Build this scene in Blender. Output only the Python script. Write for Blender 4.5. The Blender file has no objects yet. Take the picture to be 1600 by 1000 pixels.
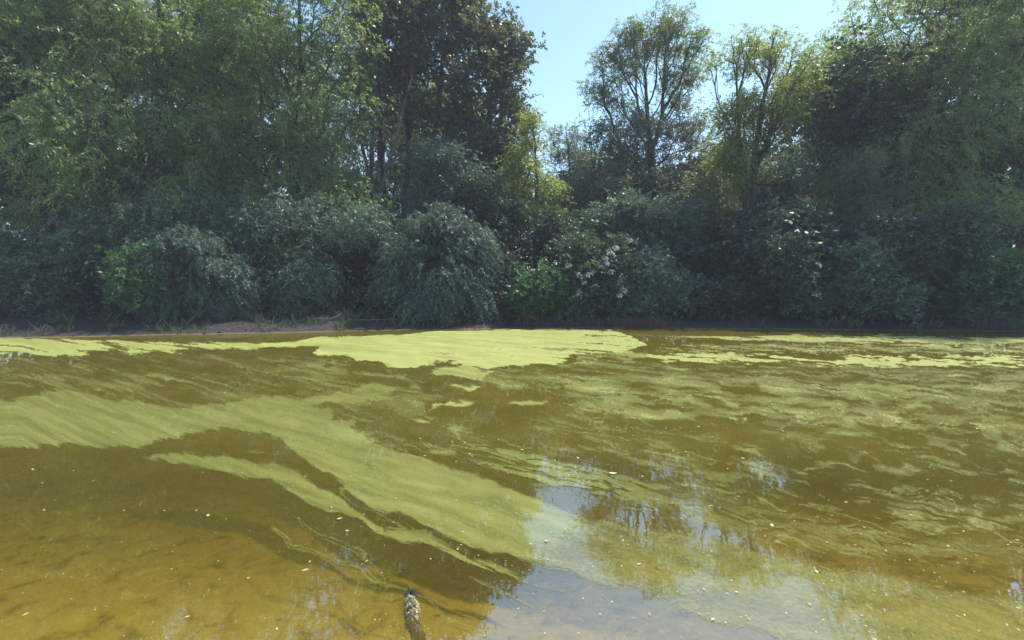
import bpy, math
import numpy as np
from math import radians as R

# ------------------------------------------------------------------ camera, sky, sun, exposure
scene = bpy.context.scene
COL = scene.collection
F, CX, CY, CAMH = 722.0, 800.0, 500.0, 1.7
PITCH = math.atan(50.0 / F)
cam_d = bpy.data.cameras.new('camera'); cam = bpy.data.objects.new('camera', cam_d); COL.objects.link(cam)
cam_d.sensor_width = 36.0; cam_d.lens = F / 1600.0 * 36.0
cam_d.clip_start = 0.05; cam_d.clip_end = 3000
cam.location = (0, 0, CAMH); cam.rotation_euler = (R(90) - PITCH, 0, 0)
scene.camera = cam

SUN_EL, SUN_AZ = 58.0, 50.0      # azimuth measured from +Y (straight ahead) towards +X
w = bpy.data.worlds.new('World'); scene.world = w; w.use_nodes = True
wn = w.node_tree.nodes; bg = wn['Background']
sky = wn.new('ShaderNodeTexSky'); sky.sky_type = 'NISHITA'; sky.sun_disc = False
sky.sun_elevation = R(SUN_EL); sky.sun_rotation = R(SUN_AZ)
sky.air_density = 1.0; sky.dust_density = 0.4; sky.ozone_density = 1.5
tnt = wn.new('ShaderNodeMix'); tnt.data_type = 'RGBA'; tnt.blend_type = 'MULTIPLY'; tnt.inputs[0].default_value = 1.0; tnt.inputs[7].default_value = (0.97, 1.08, 0.97, 1)
w.node_tree.links.new(sky.outputs[0], tnt.inputs[6]); w.node_tree.links.new(tnt.outputs[2], bg.inputs[0]); bg.inputs[1].default_value = 0.15
sl = bpy.data.lights.new('sun', 'SUN'); so = bpy.data.objects.new('sun', sl); COL.objects.link(so)
sl.energy = 4.2; sl.angle = R(0.5); sl.color = (1.0, 0.95, 0.86)
so.rotation_euler = (R(-(90 - SUN_EL)), 0, R(-SUN_AZ)); so.location = (0, 0, 40)
vs = scene.view_settings
vs.view_transform = 'Standard'; vs.look = 'None'; vs.gamma = 1.0; vs.use_curve_mapping = False
vs.exposure = 0.87
scene.cycles.transparent_max_bounces = 16
scene.cycles.max_bounces = 8

GLARE_HAZE = 0.0016
# ------------------------------------------------------------------ helpers
SP, CP = math.sin(PITCH), math.cos(PITCH)
def ray(px, py):
    x = (np.asarray(px, float) - CX) / F; u = (CY - np.asarray(py, float)) / F
    return x, CP + u * SP, -SP + u * CP
def P(px, py, Y):
    x, dy, dz = ray(px, py); t = Y / dy
    return np.array([x * t, Y, CAMH + dz * t])
def Wp(px, py):                      # a point on the water surface
    x, dy, dz = ray(px, py); t = -CAMH / dz
    return x * t, dy * t
def pxs(Y): return F / Y             # pixels per metre at that distance

def hash2(ix, iy, seed):
    h = (ix.astype(np.int64) * 374761393 + iy.astype(np.int64) * 668265263 + seed * 982451653) & 0xffffffff
    h = ((h ^ (h >> 13)) * 1274126177) & 0xffffffff
    return ((h ^ (h >> 16)) & 0xffffff) / float(0x1000000)
def vnoise(x, y, seed=0):            # gradient noise, about -1..1
    ix = np.floor(x); iy = np.floor(y); fx = x - ix; fy = y - iy
    u = fx * fx * fx * (fx * (fx * 6 - 15) + 10); v = fy * fy * fy * (fy * (fy * 6 - 15) + 10)
    def g(ax, ay):
        a = hash2(ix + ax, iy + ay, seed) * 2 * np.pi
        return np.cos(a) * (fx - ax) + np.sin(a) * (fy - ay)
    a = g(0, 0); b = g(1, 0); c = g(0, 1); d = g(1, 1)
    return 1.5 * ((a * (1 - u) + b * u) * (1 - v) + (c * (1 - u) + d * u) * v)
def fbm(x, y, seed=0, oct=4, gain=0.5):
    s = 0; a = 1.0; n = 0
    for k in range(oct):
        s = s + a * vnoise(x * 2 ** k, y * 2 ** k, seed + k * 17); n += a; a *= gain
    return s / n
def sstep(a, b, x):
    t = np.clip((x - a) / (b - a), 0, 1); return t * t * (3 - 2 * t)

def mesh_np(name, verts, quads, mat, smooth=False, tris=None):
    me = bpy.data.meshes.new(name)
    verts = np.asarray(verts, np.float32)
    nq = 0 if quads is None else len(quads); nt = 0 if tris is None else len(tris)
    me.vertices.add(len(verts)); me.vertices.foreach_set('co', verts.ravel())
    loops = []
    if nq: loops.append(np.asarray(quads, np.int32).ravel())
    if nt: loops.append(np.asarray(tris, np.int32).ravel())
    li = np.concatenate(loops)
    me.loops.add(len(li)); me.loops.foreach_set('vertex_index', li)
    st = np.concatenate([np.arange(nq) * 4, nq * 4 + np.arange(nt) * 3]).astype(np.int32)
    me.polygons.add(nq + nt); me.polygons.foreach_set('loop_start', st)
    if smooth: me.polygons.foreach_set('use_smooth', np.ones(nq + nt, bool))
    me.update(calc_edges=True)
    if mat: me.materials.append(mat)
    return me
def attr(me, name, vals, domain='POINT'):
    a = me.attributes.new(name, 'FLOAT', domain); a.data.foreach_set('value', np.asarray(vals, np.float32).ravel())
def link(name, data, parent=None):
    o = bpy.data.objects.new(name, data); COL.objects.link(o)
    if parent: o.parent = parent
    return o
def tag(o, label=None, cat=None, group=None, kind=None):
    for k, v in (('label', label), ('category', cat), ('group', group), ('kind', kind)):
        if v: o[k] = v
    return o

# ------------------------------------------------------------------ materials
def new_mat(name):
    m = bpy.data.materials.new(name); m.use_nodes = True
    nt = m.node_tree; nt.nodes.clear()
    out = nt.nodes.new('ShaderNodeOutputMaterial')
    return m, nt, out
class N:
    def __init__(s, nt): s.nt = nt
    def __call__(s, typ, **kw):
        n = s.nt.nodes.new(typ)
        for k, v in kw.items(): setattr(n, k, v)
        return n
    def l(s, a, b): s.nt.links.new(a, b)
def noise(n, scale, detail=4, rough=0.55, vec=None, dist=0.0):
    t = n('ShaderNodeTexNoise'); t.inputs['Scale'].default_value = scale; t.inputs['Detail'].default_value = detail
    t.inputs['Roughness'].default_value = rough; t.inputs['Distortion'].default_value = dist
    if vec: n.l(vec, t.inputs['Vector'])
    return t
def ramp(n, src, stops):
    r = n('ShaderNodeValToRGB'); e = r.color_ramp.elements
    while len(e) < len(stops): e.new(0.5)
    for el, (p, c) in zip(e, stops): el.position = p; el.color = (c[0], c[1], c[2], 1)
    n.l(src, r.inputs[0]); return r
def maprange(n, src, a, b, c=0.0, d=1.0):
    m = n('ShaderNodeMapRange'); m.inputs[1].default_value = a; m.inputs[2].default_value = b
    m.inputs[3].default_value = c; m.inputs[4].default_value = d; n.l(src, m.inputs[0]); return m
def mathn(n, op, a, b=None):
    m = n('ShaderNodeMath', operation=op)
    for i, v in enumerate((a, b)):
        if v is None: continue
        if isinstance(v, (int, float)): m.inputs[i].default_value = v
        else: n.l(v, m.inputs[i])
    return m
def mixc(n, fac, a, b):
    m = n('ShaderNodeMix', data_type='RGBA')
    for i, v in ((0, fac), (6, a), (7, b)):
        if isinstance(v, (int, float)): m.inputs[i].default_value = v
        elif isinstance(v, tuple): m.inputs[i].default_value = (*v, 1)
        else: n.l(v, m.inputs[i])
    return m

def leaf_mat(name, dark, light, trans, tfac=0.45, rough=0.42, spec=0.5):
    m, nt, out = new_mat(name); n = N(nt)
    a = n('ShaderNodeAttribute', attribute_name='tint')
    oi = n('ShaderNodeObjectInfo')
    c = ramp(n, a.outputs['Fac'], [(0.0, tuple(v * .8 for v in dark)), (0.55, tuple((u + v) / 2 for u, v in zip(dark, light))), (0.85, tuple(v * 1.15 for v in light)), (1.0, tuple(v * 1.7 for v in light))])  # wide range and brightest stop mimic leaves catching sky light
    c2 = ramp(n, a.outputs['Fac'], [(0.0, tuple(v * 0.75 for v in trans)), (1.0, tuple(min(1, v * 1.25) for v in trans))])
    p = n('ShaderNodeBsdfPrincipled'); hv_ = maprange(n, oi.outputs['Random'], 0, 1, .478, .512); vv_ = maprange(n, oi.outputs['Random'], 0, 1, 1.25, .85); hs = n('ShaderNodeHueSaturation'); n.l(hv_.outputs[0], hs.inputs['Hue']); n.l(vv_.outputs[0], hs.inputs['Value']); n.l(c.outputs[0], hs.inputs['Color'])
    n.l(hs.outputs[0], p.inputs['Base Color'])
    p.inputs['Roughness'].default_value = rough; p.inputs['Specular IOR Level'].default_value = spec
    t = n('ShaderNodeBsdfTranslucent'); n.l(c2.outputs[0], t.inputs['Color'])
    mx = n('ShaderNodeMixShader'); mx.inputs[0].default_value = tfac
    n.l(p.outputs[0], mx.inputs[1]); n.l(t.outputs[0], mx.inputs[2]); n.l(mx.outputs[0], out.inputs[0])
    return m
def bark_mat(name, c1, c2):
    m, nt, out = new_mat(name); n = N(nt)
    tc = n('ShaderNodeTexCoord'); mp = n('ShaderNodeMapping'); mp.inputs['Scale'].default_value = (6, 6, 1.5)
    n.l(tc.outputs['Object'], mp.inputs[0])
    t = noise(n, 3, 5, 0.65, mp.outputs[0]); c = ramp(n, t.outputs[0], [(0.35, c1), (0.7, c2)])
    p = n('ShaderNodeBsdfPrincipled'); n.l(c.outputs[0], p.inputs['Base Color']); p.inputs['Roughness'].default_value = 0.9
    b = n('ShaderNodeBump'); b.inputs['Strength'].default_value = 0.6; b.inputs['Distance'].default_value = 0.03
    n.l(t.outputs[0], b.inputs['Height']); n.l(b.outputs[0], p.inputs['Normal']); n.l(p.outputs[0], out.inputs[0])
    return m
def plain_mat(name, stops, scale=8, rough=0.8, bump=0.3):
    m, nt, out = new_mat(name); n = N(nt)
    tc = n('ShaderNodeTexCoord'); t = noise(n, scale, 5, 0.65, tc.outputs['Object'])
    c = ramp(n, t.outputs[0], stops)
    p = n('ShaderNodeBsdfPrincipled'); n.l(c.outputs[0], p.inputs['Base Color']); p.inputs['Roughness'].default_value = rough
    b = n('ShaderNodeBump'); b.inputs['Strength'].default_value = bump; b.inputs['Distance'].default_value = 0.02
    n.l(t.outputs[0], b.inputs['Height']); n.l(b.outputs[0], p.inputs['Normal']); n.l(p.outputs[0], out.inputs[0])
    return m

L = {
 'ash':    leaf_mat('leaf_ash',    (.075,.100,.050), (.145,.175,.080), (.26,.33,.07)),
 'willow': leaf_mat('leaf_willow', (.090,.140,.065), (.175,.235,.100), (.40,.52,.11)),
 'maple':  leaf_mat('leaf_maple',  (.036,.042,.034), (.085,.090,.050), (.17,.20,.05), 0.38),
 'locust': leaf_mat('leaf_locust', (.100,.135,.035), (.175,.210,.055), (.36,.44,.08), 0.5),
 'elm':    leaf_mat('leaf_elm',    (.072,.128,.105), (.130,.195,.150), (.14,.23,.10), 0.3, 0.5, 0.4),
 'shrub':  leaf_mat('leaf_shrub',  (.045,.125,.055), (.080,.19,.080), (.12,.26,.07), 0.35),
 'elder':  leaf_mat('leaf_elder',  (.050,.085,.060), (.100,.140,.090), (.12,.18,.07), 0.3, 0.45, 0.5),
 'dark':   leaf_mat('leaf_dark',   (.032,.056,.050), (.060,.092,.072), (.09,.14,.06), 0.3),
 'grey':   leaf_mat('leaf_grey',   (.080,.100,.070), (.145,.165,.110), (.22,.27,.10), 0.4),
}
BARK = bark_mat('bark', (.035,.028,.026), (.095,.080,.070))
BARK_PALE = bark_mat('bark_pale', (.10,.085,.07), (.22,.19,.16))

def schlick(n, normal, f0):
    g = n('ShaderNodeNewGeometry'); d = n('ShaderNodeVectorMath', operation='DOT_PRODUCT'); n.l(g.outputs['Incoming'], d.inputs[0]); n.l(normal, d.inputs[1])
    a = mathn(n, 'ABSOLUTE', d.outputs['Value']); b = mathn(n, 'SUBTRACT', 1.0, a.outputs[0]); c = mathn(n, 'POWER', b.outputs[0], 5.0)
    return maprange(n, c.outputs[0], 0.0, 1.0, f0, 0.62)
F0 = 0.31
# ------------------------------------------------------------------ tubes
def tubes(chains, sides=6):
    """chains: list of (pts [k,3], radii [k]) -> verts, quads, tris"""
    V, Q, T = [], [], []; off = 0
    ang = np.arange(sides) * 2 * np.pi / sides; ca, sa = np.cos(ang), np.sin(ang)
    for pts, rad in chains:
        pts = np.asarray(pts, float); k = len(pts)
        if k < 2: continue
        t = np.gradient(pts, axis=0); t /= np.linalg.norm(t, axis=1)[:, None] + 1e-9
        ref = np.where(np.abs(t[:, 2:3]) > 0.9, np.array([[1., 0, 0]]), np.array([[0, 0, 1.]]))
        if abs(t[0, 2]) > 0.6: ref = np.tile([[1., 0.02, 0]], (k, 1))
        else: ref = np.tile([[0.02, 0, 1.]], (k, 1))
        u = np.cross(t, ref); u /= np.linalg.norm(u, axis=1)[:, None] + 1e-9
        v = np.cross(t, u)
        ring = pts[:, None] + np.asarray(rad)[:, None, None] * (ca[None, :, None] * u[:, None] + sa[None, :, None] * v[:, None])
        V.append(ring.reshape(-1, 3))
        i = np.arange(k - 1)[:, None] * sides + np.arange(sides)[None]
        j = np.arange(k - 1)[:, None] * sides + (np.arange(sides)[None] + 1) % sides
        Q.append(np.stack([i, j, j + sides, i + sides], -1).reshape(-1, 4) + off)
        V.append(pts[-1:] + t[-1:] * rad[-1]); tip = off + k * sides
        a = off + (k - 1) * sides + np.arange(sides); b = off + (k - 1) * sides + (np.arange(sides) + 1) % sides
        T.append(np.stack([a, b, np.full(sides, tip)], -1))
        off += k * sides + 1
    return np.concatenate(V), np.concatenate(Q), np.concatenate(T)
def tube_mesh(name, chains, mat, sides=6):
    v, q, t = tubes(chains, sides); return mesh_np(name, v, q, mat, True, t)

def unit(a): return a / (np.linalg.norm(a, axis=-1, keepdims=True) + 1e-9)

# ------------------------------------------------------------------ foliage
def leaves_mesh(rng, clumps, centre, prm, mat, name='crown'):
    """clumps [n,3] -> sprays of leaves on thin twigs, as one leaf mesh"""
    n = len(clumps); K, M = prm['sprays'], prm['leaves']
    Ls, sp = prm['len'], prm.get('spread', 0.35)
    c = np.repeat(clumps, K, 0) + rng.normal(0, sp, (n * K, 3)) * np.array([1, 1, 0.7])
    out = unit(c - centre)
    d = unit(rng.normal(0, 1, (n * K, 3)) * prm.get('rand', 0.8) + out * prm.get('out', 0.5) + np.array([0, 0, prm.get('up', 0.25)]))
    ln = Ls * rng.uniform(0.6, 1.25, n * K)
    s = (np.arange(M) + 0.6) / M
    pts = c[:, None] + d[:, None] * (s[None, :, None] * ln[:, None, None])
    pts[..., 2] -= prm.get('droop', 0.2) * ln[:, None] * s[None] ** 2
    tan = np.repeat(d[:, None], M, 1).copy(); tan[..., 2] -= 2 * prm.get('droop', 0.2) * s[None]; tan = unit(tan)
    upv = np.array([0, 0, 1.0]) + rng.normal(0, prm.get('tumble', 0.45), tan.shape)
    side = unit(np.cross(tan, upv)); sg = np.where(np.arange(M) % 2 == 0, 1.0, -1.0)[None, :, None]
    a = unit(tan * 0.55 + side * sg * 0.9 + rng.normal(0, 0.28, tan.shape) - np.array([0, 0, prm.get('hang', 0.25)]))
    nrm = unit(np.cross(side, tan) * -1 + rng.normal(0, prm.get('tumble', 0.45), tan.shape))
    wv = unit(np.cross(a, nrm))
    lf = prm['leaf'] * rng.uniform(0.65, 1.3, tan.shape[:2])[..., None]; wd = lf * prm.get('ratio', 0.42)
    p0 = pts; p2 = pts + a * lf; mid = pts + a * lf * 0.45 - np.array([0, 0, 0.0])
    # a narrow base, wide middle and pointed tip
    V = np.stack([p0, mid + wv * wd * 0.5, p2, mid - wv * wd * 0.5], 2).reshape(-1, 3)
    nl = n * K * M
    Q = np.arange(nl * 4).reshape(-1, 4)
    clt = np.repeat(rng.uniform(0, 1, n), K * M); spt = np.repeat(rng.uniform(0, 1, n * K), M)
    tint = np.clip(0.3 * clt + 0.35 * spt + 0.35 * rng.uniform(0, 1, nl), 0, 1)
    # twigs: one thin triangle pair per spray
    e = c + d * ln[:, None]; e[:, 2] -= prm.get('droop', 0.2) * ln
    return V, Q, tint, (c, e)

def build_leaf_mesh(rng, clumps, centre, prm, mat, name='crown'):
    V, Q, tint, _ = leaves_mesh(rng, clumps, centre, prm, mat)
    me = mesh_np(name, V, Q, mat); attr(me, 'tint', tint, 'FACE'); return me

def skeleton(rng, trunks, clumps, base_r, bf=0.45, lift=0.18, seg=0.7):
    """trunks: list of [k,3] polylines (all start at the ground). returns trunk chains, branch chains"""
    nodes, parent, plen, ist = [], [], [], []
    for tr in trunks:
        prev = -1
        for i, p in enumerate(tr):
            nodes.append(p); parent.append(prev)
            plen.append(0 if prev < 0 else plen[prev] + np.linalg.norm(p - nodes[prev])); ist.append(True)
            prev = len(nodes) - 1
    nn = len(nodes); cap = nn + len(clumps) * 14
    A = np.zeros((cap, 3)); A[:nn] = nodes; PL = np.zeros(cap); PL[:nn] = plen
    par = np.full(cap, -1); par[:nn] = parent; ok = np.ones(cap, bool)
    tr_top = max(t[-1][2] for t in trunks); z0 = min(t[0][2] for t in trunks)
    ok[:nn] = A[:nn, 2] > z0 + 0.12 * (tr_top - z0)
    d0 = np.array([np.min(np.linalg.norm(A[:nn] - c, axis=1)) for c in clumps])
    for ci in np.argsort(d0):
        c = clumps[ci]; dv = A[:nn] - c; d = np.sqrt((dv ** 2).sum(1))
        cost = d + bf * PL[:nn] + np.maximum(0, dv[:, 2]) * 0.9; cost[~ok[:nn]] = 1e9
        b = int(np.argmin(cost)); s = A[b]; dd = d[b]
        k = int(np.clip(math.ceil(dd / seg), 1, 12))
        ctrl = (s + c) / 2 + np.array([0, 0, lift * dd]) + rng.normal(0, 0.08 * dd, 3)
        prev = b
        for j in range(1, k + 1):
            u = j / k; p = (1 - u) ** 2 * s + 2 * u * (1 - u) * ctrl + u * u * c
            if j < k: p = p + rng.normal(0, 0.035, 3)
            A[nn] = p; par[nn] = prev; PL[nn] = PL[prev] + np.linalg.norm(p - A[prev]); prev = nn; nn += 1
            if nn >= cap - 2: break
        if nn >= cap - 14: break
    cnt = np.zeros(nn); ch = [[] for _ in range(nn)]
    for i in range(nn):
        if par[i] >= 0: ch[par[i]].append(i)
    for i in range(nn - 1, -1, -1):
        cnt[i] = max(1, sum(cnt[j] for j in ch[i]))
    tot = max(cnt[:len(ist)].max(), 1)
    rad = np.maximum(0.008, base_r * (cnt / tot) ** 0.52)
    trunk_ch, branch_ch = [], []
    off = 0
    for tr in trunks:
        k = len(tr); idx = list(range(off, off + k)); off += k
        r = np.maximum(rad[idx], np.linspace(base_r * 0.9, base_r * 0.25, k)); r[0] *= 1.35
        trunk_ch.append((A[idx], r))
    ist = np.zeros(nn, bool); ist[:off] = True
    starts = [i for i in range(off, nn) if ist[par[i]]]
    stack = list(starts)
    while stack:
        i = stack.pop(); chain = [par[i], i]; r = [rad[i] * 1.05, rad[i]]
        while ch[i]:
            cs = sorted(ch[i], key=lambda j: -cnt[j]); stack.extend(cs[1:]); i = cs[0]; chain.append(i); r.append(rad[i])
        branch_ch.append((A[chain], np.array(r)))
    return trunk_ch, branch_ch

def lobes_points(rng, lobes, n, shell=2.0):
    wts = np.array([l[3] * l[4] * (l[6] if len(l) > 6 else 1.0) for l in lobes], float); wts /= wts.sum()
    pts = []
    for l, wgt in zip(lobes, wts):
        k = max(3, int(round(n * wgt))); px, py, Y, rx, ry, rd = l[:6]
        c = P(px, py, Y); m = pxs(Y)
        u = unit(rng.normal(0, 1, (k, 3))); lump = 0.98 + 0.42 * fbm(u[:, 0] * 1.7 + px * .37, u[:, 2] * 1.7 + u[:, 1] + py * .21, 71, 3)[:, None]
        u = u * lump * (rng.uniform(0, 1, (k, 1)) ** (1 / shell))
        pts.append(c + u * np.array([rx / m, rd, ry / m]))
    return np.concatenate(pts)

def ground_z(X, Y):
    X = np.asarray(X, float); Y = np.asarray(Y, float)
    fb = far_edge(X)
    d = Y - fb
    far = np.where(d > 0, 0.95 * (1 - np.exp(-np.maximum(d, 0) / 5.0)) + 0.02 * np.maximum(0, d), 0)
    near_d = Y - 1.3 - 0.15 * np.sin(X * 0.7)
    depth = np.minimum(np.minimum(np.maximum(-d, 0) * 0.28, 1.1), 0.06 + np.maximum(near_d, 0) * 0.13)
    bed = -depth
    nearb = np.where(near_d < 0, np.minimum(-near_d * 0.35, 0.5), 0)
    return np.where(d > 0, np.minimum(far, 1.9), np.where(near_d < 0, nearb - 0.05 * (near_d > -0.15), bed))
def far_edge(X):
    xs = np.array([-200, -60, -30, -18, -9, -4, 0, 4, 9, 18, 30, 60, 200.]); ys = np.array([-20, 4, 13, 15.6, 17.4, 18.7, 19.4, 19.7, 19.2, 18.2, 15, 4, -20.])
    return np.interp(X, xs, ys) + 0.35 * fbm(X * 0.22, X * 0 + 3.1, 5, 3) + 0.12 * fbm(X * 1.4, X * 0 + 9.1, 6, 3)

def tree(name, label, cat, base_px, Y, lobes, n, prm, mat, trunk_top=None, base_r=0.22, bf=0.45, seed=1, group=None,
         trunks=None, barkm=None, shell=2.0, lift=0.18, extra_clump_filter=None):
    rng = np.random.default_rng(seed)
    bx = (base_px - CX) / F * Y; bz = float(ground_z(bx, Y)) - 0.08
    base = np.array([bx, Y, bz])
    clumps = lobes_points(rng, lobes, n, shell)
    clumps = clumps[clumps[:, 2] > bz + 0.35]
    if trunks is None: trunks = [[(base_px, None), trunk_top]]
    polys = []
    for tr in trunks:
        q = [base + np.array([(tr[0][0] - base_px) / pxs(Y), 0, 0])]
        for t in tr[1:]: q.append(P(t[0], t[1], Y + (t[2] if len(t) > 2 else 0)))
        q = np.array(q)
        # resample with a slight wobble
        seglen = np.r_[0, np.cumsum(np.linalg.norm(np.diff(q, axis=0), axis=1))]
        k = max(4, int(seglen[-1] / 0.9)); s = np.linspace(0, seglen[-1], k)
        r = np.stack([np.interp(s, seglen, q[:, i]) for i in range(3)], 1)
        wob = np.stack([fbm(s * 0.35, s * 0 + seed * 3.3 + i * 7 + tr[0][0], seed + i, 2) for i in range(2)], 1) * 0.22
        wob[0] = 0; r[:, :2] += wob
        polys.append(r)
    tch, bch = skeleton(rng, polys, clumps, base_r, bf, lift)
    root = bpy.data.objects.new(name, None); COL.objects.link(root); root.location = base; root.empty_display_size = 0.3
    tag(root, label, cat, group)
    bm_ = barkm or BARK
    sh = lambda chs: [(p - base, r) for p, r in chs]
    link('trunk', tube_mesh('trunk', sh(tch), bm_, 9), root)
    big = [c for c in bch]
    link('branches', tube_mesh('branches', sh(big), bm_, 5), root)
    centre = clumps.mean(0) - base; centre[2] -= 1.0
    me = build_leaf_mesh(rng, clumps - base, centre, prm, mat)
    link('crown', me, root)
    return root
def copy_thing(root, X, Y, rz, s, label, group=None, cat=None):
    r = root.copy(); COL.objects.link(r); r.location = (X, Y, float(ground_z(X, Y)) - 0.08); r.rotation_euler = (0, 0, rz); r.scale = (s, s, s)
    r['label'] = label
    if group: r['group'] = group
    for c in root.children:
        k = c.copy(); COL.objects.link(k); k.parent = r
        for g in c.children:
            h = g.copy(); COL.objects.link(h); h.parent = k
    return r

# ------------------------------------------------------------------ ground: one sheet (pond bed, bank, woodland floor, meadow)
def axis(core_a, core_b, step, far, growth=1.18):
    a = list(np.arange(core_a, core_b + 1e-6, step)); s = step; x = a[-1]
    while x < far: s *= growth; x += s; a.append(x)
    s = step; x = a[0]; pre = []
    while x > -far: s *= growth; x -= s; pre.append(x)
    return np.array(pre[::-1] + a)
gx = axis(-26, 26, 0.22, 1500); gy = axis(0.0, 27, 0.14, 1500)
GX, GY = np.meshgrid(gx, gy)
GZ = ground_z(GX, GY)
inb = np.exp(-np.maximum(0, np.hypot(GX, GY) - 60) / 60)
GZ = GZ + inb * np.where(GZ > 0.0, 1, 0.6) * (0.05 * fbm(GX * 0.5, GY * 0.5, 11, 4) + 0.022 * fbm(GX * 2.3, GY * 2.3, 12, 3)) * np.where(GZ > 0, np.clip(GZ * 6, 0.15, 2), 1)
GZ = np.where((GZ > -0.03) & (GZ < 0.03) & (GY < far_edge(GX)), GZ - 0.04, GZ)
nx, ny = len(gx), len(gy)
ii = (np.arange(ny - 1)[:, None] * nx + np.arange(nx - 1)[None])
GQ = np.stack([ii, ii + 1, ii + 1 + nx, ii + nx], -1).reshape(-1, 4)

m, nt, out = new_mat('ground'); n = N(nt)
geo = n('ShaderNodeNewGeometry')
n1 = noise(n, 1.3, 6, 0.6, geo.outputs['Position']); n2 = noise(n, 14, 6, 0.7, geo.outputs['Position']); n3 = noise(n, 5, 5, 0.65, geo.outputs['Position'], 0.6)
mud = ramp(n, n2.outputs[0], [(0.3, (.018,.013,.014)), (0.55, (.033,.025,.025)), (0.75, (.065,.050,.046))])
grass = ramp(n, n2.outputs[0], [(0.3, (.06,.09,.015)), (0.7, (.17,.21,.04))])
bed = ramp(n, n3.outputs[0], [(0.32, (.22,.155,.03)), (0.43, (.50,.365,.06)), (0.52, (.64,.50,.10)), (0.60, (.62,.48,.075)), (0.72, (.80,.68,.20))])
am = n('ShaderNodeAttribute', attribute_name='meadow'); ab = n('ShaderNodeAttribute', attribute_name='wet')
c1 = mixc(n, am.outputs['Fac'], mud.outputs[0], grass.outputs[0]); c2 = mixc(n, ab.outputs['Fac'], c1.outputs[2], bed.outputs[0])
p = n('ShaderNodeBsdfPrincipled'); n.l(c2.outputs[2], p.inputs['Base Color']); p.inputs['Roughness'].default_value = 0.85
b = n('ShaderNodeBump'); b.inputs['Strength'].default_value = 0.7; b.inputs['Distance'].default_value = 0.04
n.l(n2.outputs[0], b.inputs['Height']); n.l(b.outputs[0], p.inputs['Normal']); n.l(p.outputs[0], out.inputs[0])
me = mesh_np('ground', np.stack([GX, GY, GZ], -1).reshape(-1, 3), GQ, m, True)
attr(me, 'meadow', np.clip(sstep(34, 46, GY + 3 * fbm(GX * .1, GY * .1, 3)), 0, 1)); attr(me, 'wet', sstep(0.03, -0.05, GZ))
tag(link('ground', me), kind='structure')

# ------------------------------------------------------------------ water
m, nt, out = new_mat('pond_water'); n = N(nt)
geo = n('ShaderNodeNewGeometry'); sx = n('ShaderNodeSeparateXYZ'); n.l(geo.outputs['Position'], sx.inputs[0])
mp = n('ShaderNodeMapping'); mp.inputs['Scale'].default_value = (1.0, 2.2, 1); n.l(geo.outputs['Position'], mp.inputs[0])
rip = noise(n, 5.0, 3, 0.5, mp.outputs[0])
bmp = n('ShaderNodeBump'); bmp.inputs['Strength'].default_value = 0.007; bmp.inputs['Distance'].default_value = 0.05; n.l(rip.outputs[0], bmp.inputs['Height'])
murkn = noise(n, 0.9, 5, 0.6, geo.outputs['Position'])
murkc = ramp(n, murkn.outputs[0], [(0.3, (.098,.078,.010)), (0.7, (.140,.112,.017))])
dif = n('ShaderNodeBsdfDiffuse'); n.l(murkc.outputs[0], dif.inputs[0])
tr = n('ShaderNodeBsdfTransparent'); tr.inputs[0].default_value = (.97, .91, .66, 1)
turb = maprange(n, sx.outputs[1], 2.2, 5.2, 0.32, 0.98)
body = n('ShaderNodeMixShader'); n.l(turb.outputs[0], body.inputs[0]); n.l(tr.outputs[0], body.inputs[1]); n.l(dif.outputs[0], body.inputs[2])
fr = schlick(n, bmp.outputs[0], F0)
gl = n('ShaderNodeBsdfGlossy'); gl.inputs['Roughness'].default_value = 0.006; n.l(bmp.outputs[0], gl.inputs['Normal'])
ms = n('ShaderNodeMixShader'); n.l(fr.outputs[0], ms.inputs[0]); n.l(body.outputs[0], ms.inputs[1]); n.l(gl.outputs[0], ms.inputs[2])
n.l(ms.outputs[0], out.inputs[0])
wx = np.linspace(-90, 90, 61); wy = np.linspace(-25, 24, 30)
WX, WY = np.meshgrid(wx, wy); k = (np.arange(29)[:, None] * 61 + np.arange(60)[None])
me = mesh_np('pond_water', np.stack([WX, WY, WX * 0], -1).reshape(-1, 3), np.stack([k, k + 1, k + 62, k + 61], -1).reshape(-1, 4), m)
tag(link('pond_water', me), kind='structure')

# ------------------------------------------------------------------ algae scum: a sheet following the drifts
def poly_sdf(px, py, pts):
    """approximate signed distance (positive inside) to a polygon, y stretched so far drifts keep their shape"""
    pts = np.array(pts, float); d2 = np.full(px.shape, 1e9); inside = np.zeros(px.shape, bool)
    x0, y0 = pts[:, 0], pts[:, 1]; x1, y1 = np.roll(x0, -1), np.roll(y0, -1)
    for a, b_, c, d in zip(x0, y0, x1, y1):
        ex, ey = c - a, d - b_; wx_, wy_ = px - a, py - b_
        t = np.clip((wx_ * ex + wy_ * ey) / (ex * ex + ey * ey + 1e-9), 0, 1)
        d2 = np.minimum(d2, (wx_ - t * ex) ** 2 + (wy_ - t * ey) ** 2)
        cr = ((b_ > py) != (d > py)) & (px < (c - a) * (py - b_) / (d - b_ + 1e-12) + a); inside ^= cr
    return np.where(inside, 1, -1) * np.sqrt(d2)

gpx = np.arange(-260, 1861, 2.2); gpy = np.r_[np.arange(509, 620, 1.2), np.arange(620, 1016, 1.9)]
PX, PY = np.meshgrid(gpx, gpy)
AX, AY = Wp(PX, PY)
sc = 1.0 / np.clip((PY - 470) / 60.0, 0.6, 4)         # drifts look flatter further out
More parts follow.
